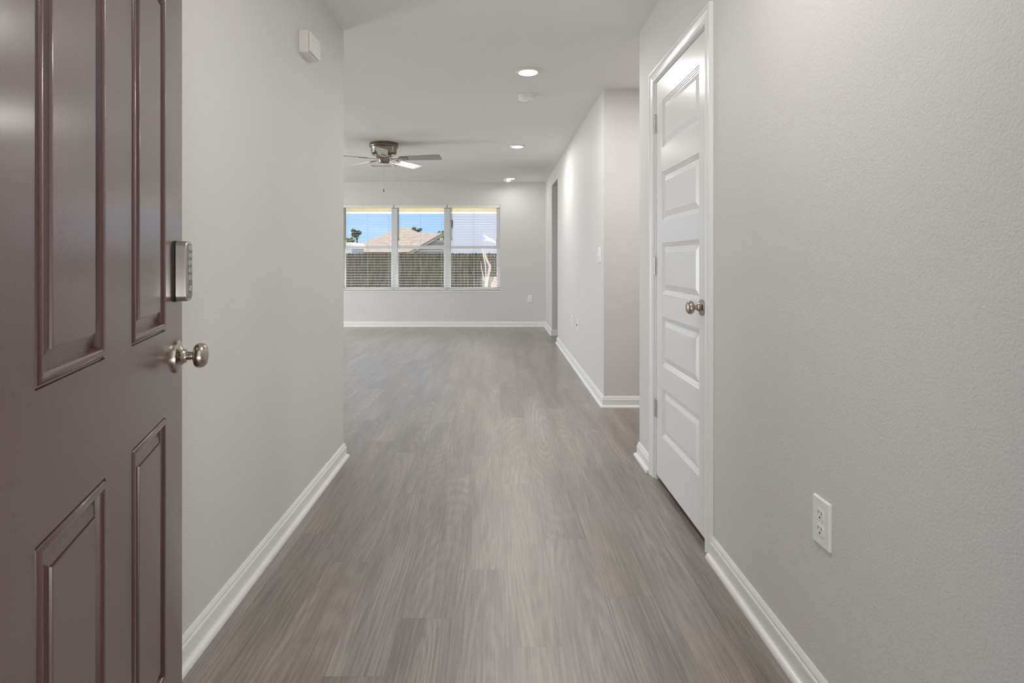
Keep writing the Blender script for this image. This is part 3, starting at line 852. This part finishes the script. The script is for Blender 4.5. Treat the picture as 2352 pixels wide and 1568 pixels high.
# lower wing with ridge along x
bm = B(); yr = 3.4
pr_ = [(-0.6, rz_(579, RY)), (yr, rz_(535, RY + yr)), (7.4, rz_(579, RY))]
prism(bm, pr_, rx_(940, RY), rx_(1090, RY), 'YZ'); obj('wing_roof', bm, M['shingle'], hs)
# front gable
GY = -1.6; Yg = RY + GY
ax, az = rx_(1019, Yg), rz_(537, Yg); lx, lz = rx_(938, Yg), rz_(583, Yg); rx2 = 2 * ax - lx
bm = B(); prism(bm, [(lx + 0.15, lz), (rx2 - 0.15, lz), (ax, az - 0.08)], GY, GY + 3.0, 'XZ'); gb = obj('gable', bm, M['siding_grey'], hs)
bm = B(); t = 0.10
prism(bm, [(lx - 0.2, lz - 0.05), (ax, az + 0.06), (ax, az - t), (lx + 0.15, lz - 0.05)], GY - 0.18, GY - 0.02, 'XZ')
prism(bm, [(rx2 + 0.2, lz - 0.05), (ax, az + 0.06), (ax, az - t), (rx2 - 0.15, lz - 0.05)], GY - 0.18, GY - 0.02, 'XZ'); obj('rake_trim', bm, M['ext_trim'], hs)
bm = B()
prism(bm, [(lx - 0.3, lz - 0.06), (ax, az + 0.10), (ax, az + 0.02), (lx - 0.2, lz - 0.12)], GY - 0.3, GY + 3.6, 'XZ')
prism(bm, [(rx2 + 0.3, lz - 0.06), (ax, az + 0.10), (ax, az + 0.02), (rx2 + 0.2, lz - 0.12)], GY - 0.3, GY + 3.6, 'XZ'); obj('gable_roof', bm, M['shingle'], hs)
bm = B(); lathe(bm, [(0, 0), (0.13, 0), (0.13, 0.04), (0.10, 0.06), (0, 0.06)], 28, Matrix.Translation((rx_(1013.5, Yg), GY - 0.01, rz_(549, Yg))) @ Matrix.Rotation(PI / 2, 4, 'X')); obj('gable_vent', bm, M['ext_trim'], hs, True)

# white shed roof at far left
sh = thing('shed', (wx(790, 34), 34, GZ), 'white flat roofed shed behind the fence at the left edge', 'shed')
bm = B(); box(bm, -2.2, wx(808, 34) - wx(790, 34), 0, 3, 0, wz(562, 34) - GZ); obj('wall', bm, M['ext_trim'], sh)
bm = B(); prism(bm, [(-2.4, wz(562, 34) - GZ), (wx(816, 34) - wx(790, 34), wz(566, 34) - GZ), (wx(806, 34) - wx(790, 34), wz(556.5, 34) - GZ), (-2.4, wz(556, 34) - GZ)], -0.2, 3.2, 'XZ'); obj('roof', bm, M['slide_pale'], sh)


def tree(px, py0, py1, wpx, Y, label, m, n, seed, flat=1.0):
    rnd = random.Random(seed)
    t = thing('tree', (wx(px, Y), Y, GZ), label, 'tree', 'trees beyond the fence')
    zt, zb_ = wz(py0, Y) - GZ, wz(py1, Y) - GZ; r = wpx * Y / FPX / 2
    bm = B(); tube(bm, [(0, 0, 0), (0.1, 0, zb_), (0.0, 0.1, (zt + zb_) / 2)], [0.12, 0.09, 0.04], 8); tr = obj('trunk', bm, M['bark'], t, True)
    bm = B()
    clumps = [(rnd.uniform(-0.75, 0.75) * r, rnd.uniform(-0.6, 0.6) * r, zb_ + (zt - zb_) * rnd.uniform(0.12, 0.85), r * rnd.uniform(0.22, 0.42)) for _ in range(9)]
    for k in range(n):
        cx_, cy_, cz_, cr_ = clumps[k % 9]
        d = Vector((rnd.gauss(0, 1), rnd.gauss(0, 1), rnd.gauss(0, 0.6) * flat)).normalized() * cr_ * rnd.uniform(0.3, 1.0)
        c = Vector((cx_, cy_, cz_)) + d; s = rnd.uniform(0.06, 0.14) * max(1.0, r / 1.2)
        a = Vector((rnd.gauss(0, 1), rnd.gauss(0, 1), rnd.gauss(0, 1))).normalized(); b = a.orthogonal().normalized(); cc = a.cross(b)
        q = [c + b * s, c + cc * s * 0.7, c - b * s, c - cc * s * 0.7]
        bm.faces.new([bm.verts.new(p) for p in q])
    obj('crown', bm, m, t)


tree(818, 526, 547, 30, 60, 'tall dark green tree with open crown left of the tan roof', M['leaf_dark'], 700, 3)
tree(800, 540, 566, 28, 56, 'shorter yellow green tree above the white shed', M['leaf_yellow'], 700, 4)
tree(957, 522, 545, 26, 58, 'green treetop showing over the tan roof', M['leaf_dark'], 600, 5)
tree(1013, 528, 545, 16, 58, 'green treetop just behind the gable peak', M['leaf_yellow'], 400, 6)

# pale slide before the fence, and a white panel shaped as sunlight on the wall
SY = 20.5
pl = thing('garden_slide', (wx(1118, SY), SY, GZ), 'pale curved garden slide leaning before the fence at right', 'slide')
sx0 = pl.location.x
def sp(px, py, y=0.0): return (wx(px, SY + y) - sx0, y, wz(py, SY + y) - GZ)
def ribbon(pts, w0, w1, m, name):
    bm = B(); n = len(pts)
    L0 = [sp(p[0] - p[2] / 2, p[1]) for p in pts]; R0 = [sp(p[0] + p[2] / 2, p[1]) for p in pts]
    rows_ = [[bm.verts.new((q[0], q[1] + d, q[2])) for q in s] for s in (L0, R0) for d in (0, 0.12)]
    a, b, c, d = rows_
    for i in range(n - 1):
        for u, v2 in ((a, c), (c, d), (d, b), (b, a)): bm.faces.new((u[i], u[i + 1], v2[i + 1], v2[i]))
    bm.faces.new((a[0], b[0], d[0], c[0])); bm.faces.new((a[-1], b[-1], d[-1], c[-1]))
    return obj(name, bm, m, pl)
ribbon([(1111, 566, 4.5), (1112.5, 576, 5), (1115.5, 590, 5), (1120, 601, 6), (1124.5, 609, 5.5), (1125, 615, 6), (1122, 630, 6), (1119, 645, 5), (1117, 662, 4), (1116.5, 694, 4)], 0, 0, M['slide'], 'chute')
ribbon([(1105.5, 566, 1.6), (1109, 580, 2), (1112, 595, 2), (1115.5, 610, 2.2), (1116, 630, 2.2), (1114.5, 662, 2), (1114, 694, 2)], 0, 0, M['slide_pale'], 'side_rail')
ribbon([(1104.5, 600, 1), (1106, 616, 1.6), (1109, 630, 2.4), (1111.5, 645, 1.6)], 0, 0, M['slide'], 'ladder_rail')
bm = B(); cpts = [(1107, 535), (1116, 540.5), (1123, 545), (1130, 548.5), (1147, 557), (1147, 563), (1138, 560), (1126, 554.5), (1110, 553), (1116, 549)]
prism(bm, [(wx(x_, SY) - sx0, wz(y_, SY) - GZ) for x_, y_ in cpts], 0.0, 0.12, 'XZ'); obj('sunlit_patch', bm, M['slide_pale'], pl)  # white shape standing in for the sunlit patch on the lavender wall
ribbon([(1140, 550, 1.6), (1142, 580, 1.6), (1143, 662, 1.6), (1143, 694, 1.6)], 0, 0, M['bark'], 'post')
tc_ = thing('planter_box', (wx(1137, SY), SY - 0.3, GZ), 'terracotta striped planter box beside the pale slide', 'planter')
zt_ = wz(639, SY - 0.3) - GZ
bm = B(); prism(bm, [(-0.16, 0.0), (0.5, 0.0), (0.5, zt_), (-0.02, zt_), (-0.14, zt_ - 0.2)], -0.25, 0.2, 'XZ'); obj('body', bm, M['terracotta'], tc_)
bm = B(); box(bm, -0.05, 0.53, -0.27, 0.22, zt_, zt_ + 0.03); obj('rim', bm, M['terracotta'], tc_)
